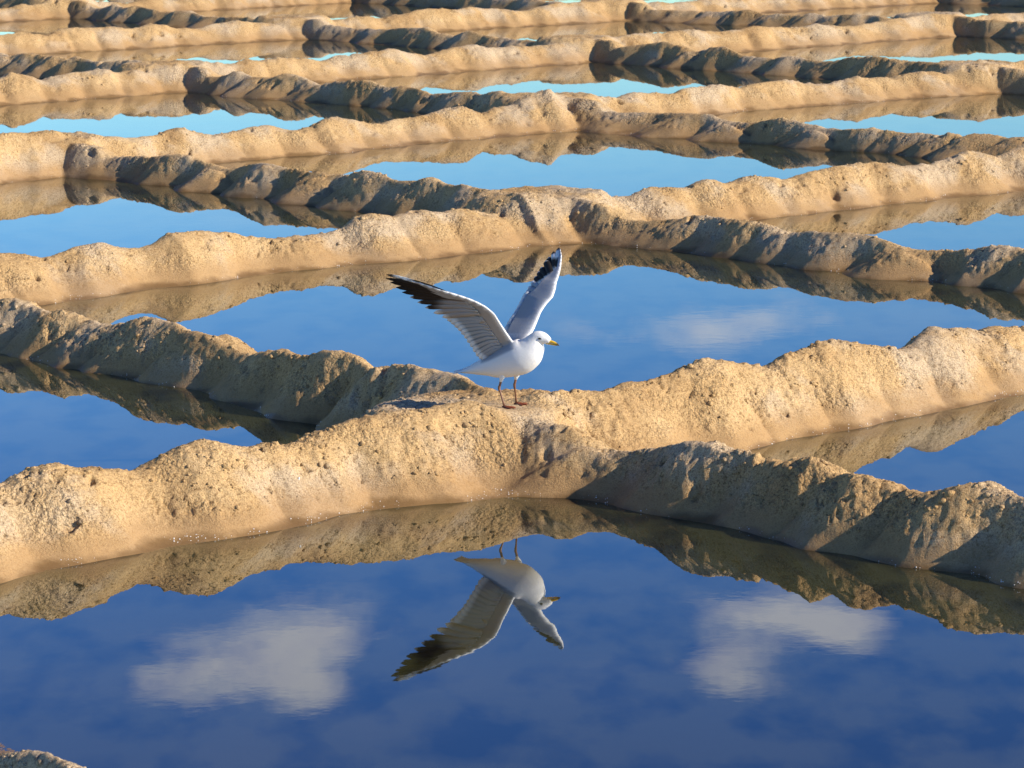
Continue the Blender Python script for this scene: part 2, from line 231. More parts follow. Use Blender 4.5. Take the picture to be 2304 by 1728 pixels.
for kb in B_ORDER:
    bk = BANKS[kb]; sh = np.full(len(bk['S']), .055)
    for ka in A_ORDER:
        P, oa, ob = cross_pt(ka, kb); u = float(noise(np.array([oa*3.3]), np.array([ob*2.7]), 77)[0])
        CROSS.append((P[0]-.16*DA[0]-.14*DB[0], P[1]-.16*DA[1]-.14*DB[1], .212+.012*u))
        # just past a crossing the bank stands close to its waterline and steep
        d = bk['S']+oa; near = sstep(-.25, .1, d)*(1-sstep(.45, 1.1, d))
        sh = np.maximum(sh, .15*near)
        bk['H'] = np.maximum(bk['H'], .205*sstep(-.3, 0, d)*(1-sstep(.35, .75, d)))
        bk.setdefault('near', np.zeros(len(bk['S']))); bk['near'] = np.maximum(bk['near'], near)
    bk['C'] = bk['C']-sh; bk['Wf'] = np.maximum(bk['Wf']-sh, .16); bk['Wb'] = bk['Wb']+sh
for ka in A_ORDER: BANKS[ka]['near'] = np.zeros(len(BANKS[ka]['S']))
def profile(t):
    """cross-section: 1 at the crest, 0 at the waterline, falling to the pan floor"""
    c = .5*(1+np.cos(np.pi*np.clip(t/1.17, 0, 1)))
    p = .62*(c-.052)/.948 + .38*(1-np.sqrt(np.minimum(t, 1.3)**2+.012))/(.8905)
    return np.where(t > 1.0, np.maximum(-.55, p - (t-1.0)*.9), p)
def steep(t):
    """freshly thrown flank: rounded top, steepest at the waterline"""
    p = 1 - ((t*t+.012)**.66 - .012**.66)/((1.012)**.66 - .012**.66)
    return np.where(t > 1, np.maximum(-.6, p), p)
def cone(t):
    """angle-of-repose heap: nearly straight flanks, blunt tip"""
    p = 1 - (np.sqrt(t*t+.016)-.1265)/(np.sqrt(1.016)-.1265)
    return np.maximum(p, -.6)
def macro(x, y):
    # wobble the plan so that no edge runs ruler-straight
    wx = x + .030*noise(x*2.1, y*2.1, 11) + .010*noise(x*6.3, y*6.3, 12)
    wy = y + .030*noise(x*2.1, y*2.1, 13) + .010*noise(x*6.3, y*6.3, 14)
    h = np.full(np.shape(x), -.10, dtype=np.float64)
    for fam, d, n in ((A_ORDER, DA, NA), (B_ORDER, DB, NB)):
        s = wx*d[0] + wy*d[1]; o = wx*n[0] + wy*n[1]
        for k in fam:
            b = BANKS[k]
            cen = np.interp(s, b['S'], b['C']); q = o-cen
            m = np.abs(q) < .75
            if not m.any(): continue
            sm = s[m]; qm = q[m]
            # shovelled heaps lean a little to either side of the line
            qm = qm + .035*noise(sm*1.9, sm*0+b['seed'], 21)
            w = np.where(qm < 0, np.interp(sm, b['S'], b['Wf']), np.interp(sm, b['S'], b['Wb']))
            sk = sm + (.55 if fam is B_ORDER else .15)*np.maximum(-qm, 0) + .25*qm*noise(sm*1.3, sm*0+b['seed'], 23)
            Hh = np.interp(sk, b['S'], b['H'])
            Hs = np.interp(sk, b['S'], b['Hs'])
            B_ = fam is B_ORDER
            pr = profile(np.abs(qm)/w)
            if B_: pr = np.where(qm < 0, steep(np.abs(qm)/(w*(.86+.10*np.interp(sm, b['S'], b['near'])))), pr)
            pks = np.array([p[0] for p in b['peaks']]); j = np.clip(np.searchsorted(pks, sk), 1, len(pks)-1)
            far = np.minimum(np.abs(sk-pks[j-1]), np.abs(sk-pks[j]))          # distance to the nearest heap
            gap = sstep(.08, .28, far)*(1-np.interp(sm, b['S'], b['near']))
            ex = np.where(qm < 0, 1.0, 1.2) + (2.2 if B_ else 1.2)*gap         # hollow saddles between the heaps
            hh = Hh*np.where(pr > 0, np.maximum(pr, 1e-4)**ex, pr)
            ca, ia = np.sort(sm), np.argsort(sm)
            for (ps, pq, ph, rs, rq, tw) in b['peaks']:
                lo, hi = np.searchsorted(ca, (ps-.75, ps+.75))
                if hi <= lo: continue
                ii = ia[lo:hi]; dq = qm[ii]-pq; ds = sm[ii]-ps + tw*dq*.5 + (.35 if fam is B_ORDER else .1)*np.maximum(-dq, 0)
                pw = 1.45; rr = (np.abs(ds/rs)**pw + np.abs(dq/(w[ii]*rq))**pw + .002)**(1/pw)
                mm = ph*cone(rr)
                k1 = .014; aa = hh[ii]; tt = np.clip(.5+.5*(mm-aa)/k1, 0, 1)
                hh[ii] = aa*(1-tt) + mm*tt + k1*tt*(1-tt)
            k0 = .022; a = h[m]
            t = np.clip(.5+.5*(hh-a)/k0, 0, 1)
            h[m] = a*(1-t) + hh*t + k0*t*(1-t)
    # trodden flat where banks meet
    for cx, cy, ch in CROSS:
        m = (np.abs(wx-cx) < .75) & (np.abs(wy-cy) < .75)
        if not m.any(): continue
        ex_ = (wx[m]-cx)*DA[0]+(wy[m]-cy)*DA[1]; ey_ = (wx[m]-cx)*DB[0]+(wy[m]-cy)*DB[1]
        r = np.sqrt((ex_/.62)**2 + (ey_/.50)**2)
        mm = ch*(1.08-.08*r) - (ch+.10)*sstep(.55, 1.15, r)
        a = h[m]; k2 = .03; tt = np.clip(.5+.5*(mm-a)/k2, 0, 1)
        h[m] = a*(1-tt) + mm*tt + k2*tt*(1-tt)
    return np.maximum(h, -.10)
GULL = (-0.008, 12.39); GULL_Z = .2290
def height(x, y):
    h = macro(x, y)
    up = sstep(.015, .10, h)
    shore = sstep(-.02, .02, h)
    r = np.hypot(x-GULL[0], (y-GULL[1]))
    pad = 1-sstep(.06, .22, r)
    rough = up*(1-.75*pad)
    patch = .35+.65*sstep(-.25, .35, noise(x*1.7, y*1.7, 31))
    wq = .020*noise(x*13, y*13, 51); wr = .020*noise(x*13, y*13, 52)      # ragged pit outlines
    clus = sstep(.0, .35, noise(x*1.5, y*1.5, 53))
    dlt = .012*fbm(x*3.4, y*3.4, 41, 3)*rough
    dlt = dlt - .006*np.abs(noise(x*7.0+.6*noise(x*5, y*5, 43), y*7.0, 42))*rough + .003*rough
    dlt = dlt + .0080*fbm(x*19, y*19, 44, 4, .62)*rough*patch
    crk = np.abs(noise(x*10+.8*noise(x*21, y*21, 55), y*10, 48))
    dlt = dlt - .012*(1-sstep(0, .07, crk))*sstep(.05, .35, noise(x*3.1, y*3.1, 54))*rough
    dlt = dlt - .042*pits(x+wq, y+wr, .19, 5, .66, .017, .055)*rough*(.35+.65*clus) - .016*pits(x+.5*wq, y+.5*wr, .08, 9, .50, .009, .026)*rough*(.2+.8*clus)
    dlt = dlt + .0022*noise(x*75, y*75, 46)*(.25*shore+.75*up) + .0018*noise(x*150, y*150, 47)*(.3*shore+.7*up)
    hh = h + dlt
    hh = hh*(1-.92*pad) + (GULL_Z + .0018*noise(x*75, y*75, 46) + .006*noise(x*9, y*9, 49) + .10*(y-GULL[1]-.05)*0)*(.92*pad)
    return hh

def build_terrain():
    # rows spaced in proportion to distance so that the tessellation stays even with size
    y0, y1 = 5.6, 54.0
    q = 1.9/3455
    ys = [y0]
    while ys[-1] < y1:
        st = q if 8.2 < ys[-1] < 48 else 4*q
        ys.append(ys[-1]*(1+st))
    ys = np.array(ys)
    tx = [-.34]
    while tx[-1] < .34:
        tx.append(tx[-1] + (q if abs(tx[-1]) < .165 else 4*q))
    tx = np.array(tx)
    ny, nx = len(ys), len(tx)
    Yg = np.repeat(ys[:, None], nx, 1); Xg = ys[:, None]*tx[None, :]
    Hm = np.empty((ny, nx))
    for a in range(0, ny, 400): Hm[a:a+400] = macro(Xg[a:a+400], Yg[a:a+400])
    keepv = Hm > -.060
    fk = keepv[:-1, :-1] & keepv[1:, :-1] & keepv[:-1, 1:] & keepv[1:, 1:]
    used = np.zeros((ny, nx), bool)
    used[:-1, :-1] |= fk; used[1:, :-1] |= fk; used[:-1, 1:] |= fk; used[1:, 1:] |= fk
    idx = np.full((ny, nx), -1, np.int64); idx[used] = np.arange(used.sum())
    xs = Xg[used]; yy = Yg[used]
    z = np.empty(len(xs))
    for a in range(0, len(xs), 200000): z[a:a+200000] = height(xs[a:a+200000], yy[a:a+200000])
    # overhang: shear lumps sideways a little so the relief is not a pure height map
    jx = .006*noise(xs*30, yy*30, 61)*sstep(.03, .1, z); jy = .006*noise(xs*30, yy*30, 62)*sstep(.03, .1, z)
    V = np.stack([xs+jx, yy+jy, z], -1)
    fi = np.argwhere(fk)
    a, b = fi[:, 0], fi[:, 1]
    F = np.stack([idx[a, b], idx[a, b+1], idx[a+1, b+1], idx[a+1, b]], -1)
    print('terrain verts', len(V), 'quads', len(F))
    return V, F

def mud_material():
    m, nt, b = new_mat('dried_mud'); N = nt.nodes.new; L = nt.links.new
    geo = N('ShaderNodeNewGeometry'); sep = N('ShaderNodeSeparateXYZ'); L(geo.outputs['Position'], sep.inputs[0])
    def nz(scale, det=4, rough=.55):
        n = N('ShaderNodeTexNoise'); n.inputs['Scale'].default_value = scale; n.inputs['Detail'].default_value = det; n.inputs['Roughness'].default_value = rough
        L(geo.outputs['Position'], n.inputs['Vector']); return n.outputs['Fac']
    def ramp(fac, stops):
        r = N('ShaderNodeValToRGB'); L(fac, r.inputs[0]); e = r.color_ramp.elements
        e[0].position, e[0].color = stops[0][0], (*stops[0][1], 1); e[1].position, e[1].color = stops[-1][0], (*stops[-1][1], 1)
        for p, c in stops[1:-1]:
            q = e.new(p); q.color = (*c, 1)
        return r.outputs[0]
    def mixc(f, a, c2, mode='MIX'):
        n = N('ShaderNodeMix'); n.data_type = 'RGBA'; n.blend_type = mode
        if isinstance(f, float): n.inputs['Factor'].default_value = f
        else: L(f, n.inputs['Factor'])
        L(a, n.inputs['A'])
        if isinstance(c2, tuple): n.inputs['B'].default_value = (*c2, 1)
        else: L(c2, n.inputs['B'])
        return n.outputs['Result']
    def mr(v, a, b2, c=0., d=1.):
        n = N('ShaderNodeMapRange'); n.interpolation_type = 'SMOOTHSTEP'
        L(v, n.inputs[0]); n.inputs[1].default_value = a; n.inputs[2].default_value = b2; n.inputs[3].default_value = c; n.inputs[4].default_value = d
        return n.outputs[0]
    def mth(op, a, c):
        n = N('ShaderNodeMath'); n.operation = op
        for i, v in enumerate((a, c)):
            if isinstance(v, (int, float)): n.inputs[i].default_value = v
            else: L(v, n.inputs[i])
        return n.outputs[0]
    dry = ramp(nz(3.1, 6), [(.28, (.365, .228, .100)), (.5, (.465, .308, .144)), (.74, (.530, .372, .195))])
    pale = mixc(mr(nz(2.3, 5), .47, .62), dry, (.470, .357, .228))
    grain = ramp(nz(190., 3, .75), [(.34, (.42, .37, .32)), (.46, (.90, .89, .87)), (.55, (1.0, 1.0, 1.0)), (.68, (1.30, 1.28, 1.24))])
    c = mixc(1.0, pale, grain, 'MULTIPLY')
    crumbs = ramp(nz(75., 3, .6), [(.34, (.48, .42, .36)), (.46, (1, 1, 1)), (.75, (1.08, 1.07, 1.06))])
    c = mixc(.75, c, crumbs, 'MULTIPLY')
    lev = mth('ADD', sep.outputs[2], mth('MULTIPLY', mth('SUBTRACT', nz(6., 4), .5), .09))
    damp = mr(lev, .03, .125, 1., 0.)
    c = mixc(mth('MULTIPLY', damp, .70), c, (.335, .202, .088))
    wet = mr(lev, -.004, .026, 1., 0.)
    c = mixc(mth('MULTIPLY', wet, .8), c, (.150, .085, .032))
    L(c, b.inputs['Base Color'])
    b.inputs['Roughness'].default_value = .95
    L(mr(wet, 0., 1., .95, .45), b.inputs['Roughness'])
    b.inputs['Specular IOR Level'].default_value = .25
    vo = N('ShaderNodeTexVoronoi'); vo.feature = 'F1'; vo.inputs['Scale'].default_value = 62.; vo.inputs['Randomness'].default_value = 1.
    wv = N('ShaderNodeTexNoise'); wv.inputs['Scale'].default_value = 40.; L(geo.outputs['Position'], wv.inputs['Vector'])
    wm = N('ShaderNodeVectorMath'); wm.operation = 'MULTIPLY_ADD'; L(wv.outputs['Color'], wm.inputs[0]); wm.inputs[1].default_value = (.03, .03, .03); L(geo.outputs['Position'], wm.inputs[2]); L(wm.outputs[0], vo.inputs['Vector'])
    crust = mth('MULTIPLY', mr(nz(4.5, 3), .42, .62), mr(lev, .03, .10))
    b1 = N('ShaderNodeBump'); b1.inputs['Distance'].default_value = -.012; L(mth('MULTIPLY', crust, .75), b1.inputs['Strength']); L(vo.outputs['Distance'], b1.inputs['Height'])
    bp = N('ShaderNodeBump'); bp.inputs['Distance'].default_value = .0055; L(mr(lev, .0, .05, .25, .9), bp.inputs['Strength']); L(nz(150., 3, .75), bp.inputs['Height'])
    L(b1.outputs[0], bp.inputs['Normal']); L(bp.outputs[0], b.inputs['Normal'])
    return m
MUD = mud_material()
TV, TF = build_terrain()
tag(mesh_obj('terrain', TV, TF, MUD), 'crumbly sand coloured mud banks crossing in a grid between the flooded pans', 'mud bank', kind='structure')

# ------------------------------------------------------------------ pan floor and the water of each pan
def ground_material():
    m, nt, b = new_mat('pan_floor'); n = nt.nodes.new('ShaderNodeTexNoise'); n.inputs['Scale'].default_value = 2.0; n.inputs['Detail'].default_value = 5
    r = nt.nodes.new('ShaderNodeValToRGB'); r.color_ramp.elements[0].color = (.14, .09, .045, 1); r.color_ramp.elements[1].color = (.30, .21, .115, 1)
    g = nt.nodes.new('ShaderNodeNewGeometry'); nt.links.new(g.outputs['Position'], n.inputs['Vector'])
    nt.links.new(n.outputs['Fac'], r.inputs[0]); nt.links.new(r.outputs[0], b.inputs['Base Color']); b.inputs['Roughness'].default_value = .8
    return m
R = 3000.
tag(mesh_obj('ground', [(-R, -R, -.09), (R, -R, -.09), (R, R, -.09), (-R, R, -.09)], [(0, 1, 2, 3)], ground_material(), smooth=False),
    'flat brown mud floor lying under the shallow pans', 'ground', kind='structure')
def water_material():
    m, nt, b = new_mat('brine_water'); N = nt.nodes.new; L = nt.links.new
    geo = N('ShaderNodeNewGeometry')
    mp = N('ShaderNodeMapping'); L(geo.outputs['Position'], mp.inputs['Vector']); mp.inputs['Scale'].default_value = (1.0, .45, 1.0)
    n1 = N('ShaderNodeTexNoise'); n1.inputs['Scale'].default_value = 5.0; n1.inputs['Detail'].default_value = 4; L(mp.outputs[0], n1.inputs['Vector'])
    r = N('ShaderNodeValToRGB'); e = r.color_ramp.elements
    e[0].position = .36; e[0].color = (.006, .006, .005, 1); e[1].position = .56; e[1].color = (.036, .036, .014, 1)
    L(n1.outputs['Fac'], r.inputs[0]); L(r.outputs[0], b.inputs['Base Color'])
    b.inputs['Roughness'].default_value = .012; b.inputs['IOR'].default_value = 1.62; b.inputs['Specular IOR Level'].default_value = 1.0
    w = N('ShaderNodeTexNoise'); w.inputs['Scale'].default_value = 9.0; w.inputs['Detail'].default_value = 3; L(geo.outputs['Position'], w.inputs['Vector'])
    bp = N('ShaderNodeBump'); bp.inputs['Strength'].default_value = 1.0; bp.inputs['Distance'].default_value = .00008; L(w.outputs['Fac'], bp.inputs['Height'])
    L(bp.outputs[0], b.inputs['Normal'])
    return m
WATER = water_material()
def edge(k, fam, t0, t1, n=9):
    out = []
    for t in np.linspace(t0, t1, n)[:-1]:
        if fam == 'A':
            o = cen_of(k, t); out.append((o*NA[0]+t*DA[0], o*NA[1]+t*DA[1]))
        else:
            o = cen_of(k, t); out.append((o*NB[0]+t*DB[0], o*NB[1]+t*DB[1]))
    return out
PAN_LABEL = {('A0', 'B0'): 'dark blue water of the foreground pan mirroring the gull and two clouds',
             ('A1', 'B1'): 'blue water of the pan right behind the gull',
             ('A1', 'B0'): 'deep blue water in the pan beside the shaded bank and the gull shadow',
             ('A0', 'B1'): 'blue water at the foot of the sunlit bank with a reflected brown crest'}
ROW_LABEL = ['still water before the bank the gull stands on', 'blue water of a pan between the gull bank and the next sunlit bank'] + [
    'pale blue water between the %s and %s sunlit banks beyond the gull' % p for p in (('first', 'second'), ('second', 'third'), ('third', 'fourth'), ('fourth', 'fifth'), ('fifth', 'sixth'), ('sixth', 'seventh'))]
for i in range(len(A_ORDER)-1):
    for j in range(len(B_ORDER)-1):
        a0, a1, b0, b1 = A_ORDER[i], A_ORDER[i+1], B_ORDER[j], B_ORDER[j+1]
        P = [cross_pt(a, b) for a, b in ((a0, b0), (a0, b1), (a1, b1), (a1, b0))]
        pts = edge(a0, 'A', P[0][2], P[1][2]) + edge(b1, 'B', -P[1][1], -P[2][1]) + edge(a1, 'A', P[2][2], P[3][2]) + edge(b0, 'B', -P[3][1], -P[0][1])
        cy = np.mean([p[1] for p in pts]); cx = np.mean([p[0] for p in pts])
        if cy < 4 or abs(cx)/max(cy, 1) > .45: continue
        o = mesh_obj('water', [(x, y, 0.0) for x, y in pts], [tuple(range(len(pts)))], WATER, smooth=False)
        lab = PAN_LABEL.get((a0, b0))
        if lab: tag(o, lab, 'water', kind='structure')
        else: tag(o, ROW_LABEL[i], 'water', group=ROW_LABEL[i], kind='structure')

# ------------------------------------------------------------------ crumbs, salt and a pebble on the banks
def icosa():
    p = (1+5**.5)/2
    v = np.array([(-1, p, 0), (1, p, 0), (-1, -p, 0), (1, -p, 0), (0, -1, p), (0, 1, p), (0, -1, -p), (0, 1, -p), (p, 0, -1), (p, 0, 1), (-p, 0, -1), (-p, 0, 1)])
    f = np.array([(0, 11, 5), (0, 5, 1), (0, 1, 7), (0, 7, 10), (0, 10, 11), (1, 5, 9), (5, 11, 4), (11, 10, 2), (10, 7, 6), (7, 1, 8), (3, 9, 4), (3, 4, 2), (3, 2, 6), (3, 6, 8), (3, 8, 9), (4, 9, 5), (2, 4, 11), (6, 2, 10), (8, 6, 7), (9, 8, 1)])
    return v/np.linalg.norm(v[0]), f
IV, IF = icosa()
def scatter(name, pick, size, mat, sink, label, cat):
    n = len(pick); base = TV[pick]
    J = IV[None]*(1+.35*(rng.random((n, 12, 1))-.5)*1.6)
    sc = size[:, None, None]*np.stack([.8+.5*rng.random(n), .8+.5*rng.random(n), .6+.35*rng.random(n)], -1)[:, None, :]
    a = rng.random(n)*6.28; ca, sa = np.cos(a)[:, None], np.sin(a)[:, None]
    J = J*sc; x = J[..., 0]*ca-J[..., 1]*sa; y = J[..., 0]*sa+J[..., 1]*ca
    V = np.stack([x, y, J[..., 2]], -1) + base[:, None, :]; V[..., 2] += (size*sink)[:, None]
    F = (IF[None] + (np.arange(n)*12)[:, None, None]).reshape(-1, 3)
    return tag(mesh_obj(name, V.reshape(-1, 3), F, mat, smooth=False), label, cat, kind='stuff')
vis = (np.abs(TV[:, 0]/TV[:, 1]) < .17) & (TV[:, 1] > 7) & (TV[:, 1] < 32)
clump = noise(TV[:, 0]*2.3, TV[:, 1]*2.3, 71) > .08
cand = np.flatnonzero(vis & (TV[:, 2] > .07) & clump & (np.hypot(TV[:, 0]-GULL[0], TV[:, 1]-GULL[1]) > .16))
pick = rng.choice(cand, 3200, replace=False)
scatter('mud_crumbs', pick, .0020+.0110*rng.random(len(pick))**4, MUD, -.25, 'loose crumbs of dried mud strewn over the banks', 'mud crumbs')
cand = np.flatnonzero(vis & (TV[:, 2] > .15) & (noise(TV[:, 0]*1.9, TV[:, 1]*1.9, 75) > .0) & (np.hypot(TV[:, 0]-GULL[0], TV[:, 1]-GULL[1]) > .2))
pick = rng.choice(cand, 1500, replace=False)
scatter('mud_clods', pick, .005+.013*rng.random(len(pick))**2.5, MUD, -.35, 'bigger broken clods of dried mud half sunk along the crests', 'mud clods')
m_salt, nt_, b_ = new_mat('salt'); b_.inputs['Base Color'].default_value = (.78, .75, .70, 1); b_.inputs['Roughness'].default_value = .4
cand = np.flatnonzero(vis & (TV[:, 2] > .001) & (TV[:, 2] < .016) & (noise(TV[:, 0]*3.3, TV[:, 1]*3.3, 73) > -.05))
pick = rng.choice(cand, 2600, replace=False)
scatter('salt_crystals', pick, .0008+.0020*rng.random(len(pick))**2, m_salt, .1, 'tiny white salt crystals along the waterline', 'salt')
# a small white shell fragment and a pebble caught on the near face of the gull's bank
m_sh, nt_, b_ = new_mat('shell'); b_.inputs['Base Color'].default_value = (.72, .69, .62, 1); b_.inputs['Roughness'].default_value = .45
def shell(x, y, r):
    V = []; F = []; n = 12; m = 5
    for i in range(m+1):
        a = i/m*math.pi/2
        for k in range(n):
            t = 2*math.pi*k/n; fl = 1+.07*math.cos(6*t)
            V.append((r*1.0*math.cos(t)*math.cos(a)*fl, r*.55*math.sin(t)*math.cos(a)*fl, r*.42*math.sin(a)))
    for i in range(m):
        for k in range(n): p = i*n+k; q = i*n+(k+1) % n; F.append((p, q, q+n, p+n))
    F.append(tuple(range(n))[::-1])
    o = mesh_obj('shell', V, F, m_sh); z = float(height(np.array([x]), np.array([y]))[0])
    o.location = (x, y, z+.001); o.rotation_euler = (math.radians(48), math.radians(-70), math.radians(25)); return o
tag(shell(-.7318, 11.612, .0075), 'small white shell fragment lodged in the sunlit bank face below the gull', 'shell')

# ------------------------------------------------------------------ the gull
NLA=[(0.0279,12.3800,0.4415),(0.0042,12.3513,0.4762),(-0.0155,12.3225,0.5088),(-0.0389,12.2938,0.5492),(-0.0582,12.2650,0.5854)]
NLH=[(-0.0680,12.2550,0.5968),(-0.0894,12.2474,0.6159),(-0.1167,12.2399,0.6323),(-0.1597,12.2323,0.6522),(-0.2182,12.2248,0.6715),(-0.2767,12.2172,0.6927),(-0.3233,12.2097,0.7099),(-0.3661,12.2021,0.7211),(-0.4126,12.1946,0.7362),(-0.4435,12.1870,0.7433)]
NPT=[(-0.4435,12.1870,0.7433),(-0.4473,12.2000,0.7286),(-0.4313,12.2200,0.7124),(-0.4128,12.2450,0.6907),(-0.3913,12.2650,0.6704),(-0.3645,12.2850,0.6500),(-0.3375,12.3000,0.6294),(-0.3093,12.3150,0.6079),(-0.2802,12.3300,0.5868),(-0.2489,12.3400,0.5699)]
NST=[(-0.2325,12.3450,0.5559),(-0.2196,12.3495,0.5443),(-0.2067,12.3541,0.5315),(-0.1941,12.3586,0.5187),(-0.1824,12.3632,0.5039),(-0.1715,12.3677,0.4891),(-0.1610,12.3723,0.4722),(-0.1504,12.3768,0.4553),(-0.1395,12.3814,0.4364),(-0.1285,12.3859,0.4187),(-0.1179,12.3905,0.4074),(-0.1060,12.3950,0.3998)]
FLA=[(0.0541,12.4250,0.4647),(0.0663,12.4370,0.4810),(0.0805,12.4490,0.4993),(0.0927,12.4610,0.5278),(0.1091,12.4730,0.5664),(0.1294,12.4850,0.5929)]
FLH=[(0.1517,12.4950,0.6156),(0.1621,12.5150,0.6411),(0.1658,12.5450,0.6613),(0.1753,12.5800,0.6830),(0.1833,12.6250,0.7076),(0.1880,12.6800,0.7413),(0.1839,12.7250,0.7603),(0.1773,12.7500,0.7662)]
FPT=[(0.1773,12.7500,0.7662),(0.1575,12.7400,0.7536),(0.1401,12.7200,0.7358),(0.1292,12.7000,0.7261),(0.1110,12.6800,0.7042),(0.0994,12.6600,0.6905),(0.0870,12.6400,0.6757),(0.0734,12.6200,0.6609),(0.0614,12.6050,0.6438),(0.0532,12.5900,0.6316)]
FST=[(0.0458,12.5800,0.6188),(0.0376,12.5700,0.6052),(0.0294,12.5600,0.5912),(0.0204,12.5500,0.5764),(0.0110,12.5400,0.5616),(0.0017,12.5300,0.5476),(-0.0081,12.5200,0.5341),(-0.0178,12.5100,0.5194),(-0.0276,12.5000,0.5035),(-0.0357,12.4900,0.4839),(-0.0419,12.4800,0.4652),(-0.0460,12.4700,0.4464)]

SPINE = [(-.1900,.3500,.0034,.020),(-.1656,.3530,.0062,.024),(-.1311,.3595,.0145,.029),(-.0967,.3675,.0255,.035),(-.0624,.3755,.0354,.041),(-.0281,.3821,.0473,.048),(.0061,.3931,.0563,.053),(.0403,.4068,.0630,.056),(.0701,.4192,.0650,.055),(.0957,.4357,.0591,.049),(.1128,.4566,.0473,.040),(.1235,.4752,.0362,.031),(.1341,.4877,.0276,.0242),(.1510,.4889,.0232,.0212),(.1679,.4845,.0165,.0150),(.1797,.4790,.0095,.0085)]
FW = Vector((.935, -.354, 0)).normalized(); LT = Vector((.354, .935, 0)).normalized(); UP = Vector((0, 0, 1))
B0 = Vector((-.03, 12.385, 0))
def bp(a, z, lat=0): return B0 + FW*a + LT*lat + UP*z
def plumage_material():
    m, nt, b = new_mat('plumage'); N = nt.nodes.new; L = nt.links.new
    a = N('ShaderNodeAttribute'); a.attribute_name = 'plumage'
    n = N('ShaderNodeTexNoise'); n.inputs['Scale'].default_value = 190.; n.inputs['Detail'].default_value = 4; n.inputs['Roughness'].default_value = .65
    g = N('ShaderNodeNewGeometry'); L(g.outputs['Position'], n.inputs['Vector'])
    r = N('ShaderNodeValToRGB'); r.color_ramp.elements[0].color = (.88, .88, .88, 1); r.color_ramp.elements[1].color = (1, 1, 1, 1); L(n.outputs['Fac'], r.inputs[0])
    x = N('ShaderNodeMix'); x.data_type = 'RGBA'; x.blend_type = 'MULTIPLY'; x.inputs['Factor'].default_value = 1.
    L(a.outputs['Color'], x.inputs['A']); L(r.outputs[0], x.inputs['B']); L(x.outputs['Result'], b.inputs['Base Color'])
    b.inputs['Roughness'].default_value = .75; b.inputs['Specular IOR Level'].default_value = .2
    bm = N('ShaderNodeBump'); bm.inputs['Distance'].default_value = .0016; bm.inputs['Strength'].default_value = .5; L(n.outputs['Fac'], bm.inputs['Height']); L(bm.outputs[0], b.inputs['Normal'])
    return m
PLUME = plumage_material()
WHITE = (.74, .74, .73); GREY = (.30, .33, .38); BLACK = (.012, .011, .011); BROWN = (.030, .022, .018); PALE = (.60, .60, .60)
gz = float(height(np.array([GULL[0]]), np.array([GULL[1]]))[0])
ORG = Vector((GULL[0], GULL[1], gz))
gull = bpy.data.objects.new('gull', None); COL.objects.link(gull); gull.location = ORG; gull.empty_display_size = .1
tag(gull, 'white gull with raised black tipped wings standing on the crossing of two mud banks', 'bird')
def rel(V): return [tuple(Vector(v)-ORG) for v in V]

def loft(secs, nseg=24, caps=True):
    """secs: list of (centre, axis_u, axis_v, ru, rv)"""
    V = []; F = []
    for c, u, v, ru, rv in secs:
        for k in range(nseg):
            t = 2*math.pi*k/nseg; V.append(c + u*(ru*math.cos(t)) + v*(rv*math.sin(t)))
    for i in range(len(secs)-1):
        for k in range(nseg):
            a = i*nseg+k; b = i*nseg+(k+1) % nseg; F.append((a, b, b+nseg, a+nseg))
    if caps:
        F.append(tuple(range(nseg))[::-1]); F.append(tuple(range((len(secs)-1)*nseg, len(secs)*nseg)))
    return V, F
def catmull(P, n):
    P = [np.array(p, float) for p in P]; out = []
    for i in range(len(P)-1):
        p0 = P[max(i-1, 0)]; p1 = P[i]; p2 = P[i+1]; p3 = P[min(i+2, len(P)-1)]
        for k in range(n):
            t = k/n; out.append(.5*((2*p1)+(-p0+p2)*t+(2*p0-5*p1+4*p2-p3)*t*t+(-p0+3*p1-3*p2+p3)*t**3))
    out.append(P[-1]); return out
def resample(P, n):
    P = np.array(P, float); d = np.r_[0, np.cumsum(np.linalg.norm(np.diff(P, axis=0), axis=1))]
    t = np.linspace(0, d[-1], n); return np.stack([np.interp(t, d, P[:, i]) for i in range(3)], -1)

bodyV, bodyF, keyP, keyC = [], [], [], []
def add_part(V, F):
    o = len(bodyV); bodyV.extend([tuple(v) for v in V]); bodyF.extend([tuple(i+o for i in f) for f in F])
# trunk, neck and head in one sweep
sp = catmull(SPINE, 5); secs = []
for i, s in enumerate(sp):
    a = sp[max(i-1, 0)]; b = sp[min(i+1, len(sp)-1)]
    tg = (FW*(b[0]-a[0]) + UP*(b[1]-a[1])).normalized(); up = tg.cross(LT); up = up if up.z > 0 or tg.x < 0 else up
    up = LT.cross(tg) * -1.0
    if up.dot(UP) < 0 and abs(tg.z) < .9: up = -up
    secs.append((bp(s[0], s[1]), LT, up, s[3], s[2]))
V, F = loft(secs, 28); add_part(V, F)
for i, (c, u, v, ru, rv) in enumerate(secs):
    for k in range(28):
        t = 2*math.pi*k/28; p = c + u*(ru*math.cos(t)) + v*(rv*math.sin(t))
        back = (math.sin(t) > .55) and -.075 < sp[i][0] < .075 and (p - c).z > 0
        keyP.append(p); keyC.append(GREY if back else WHITE)

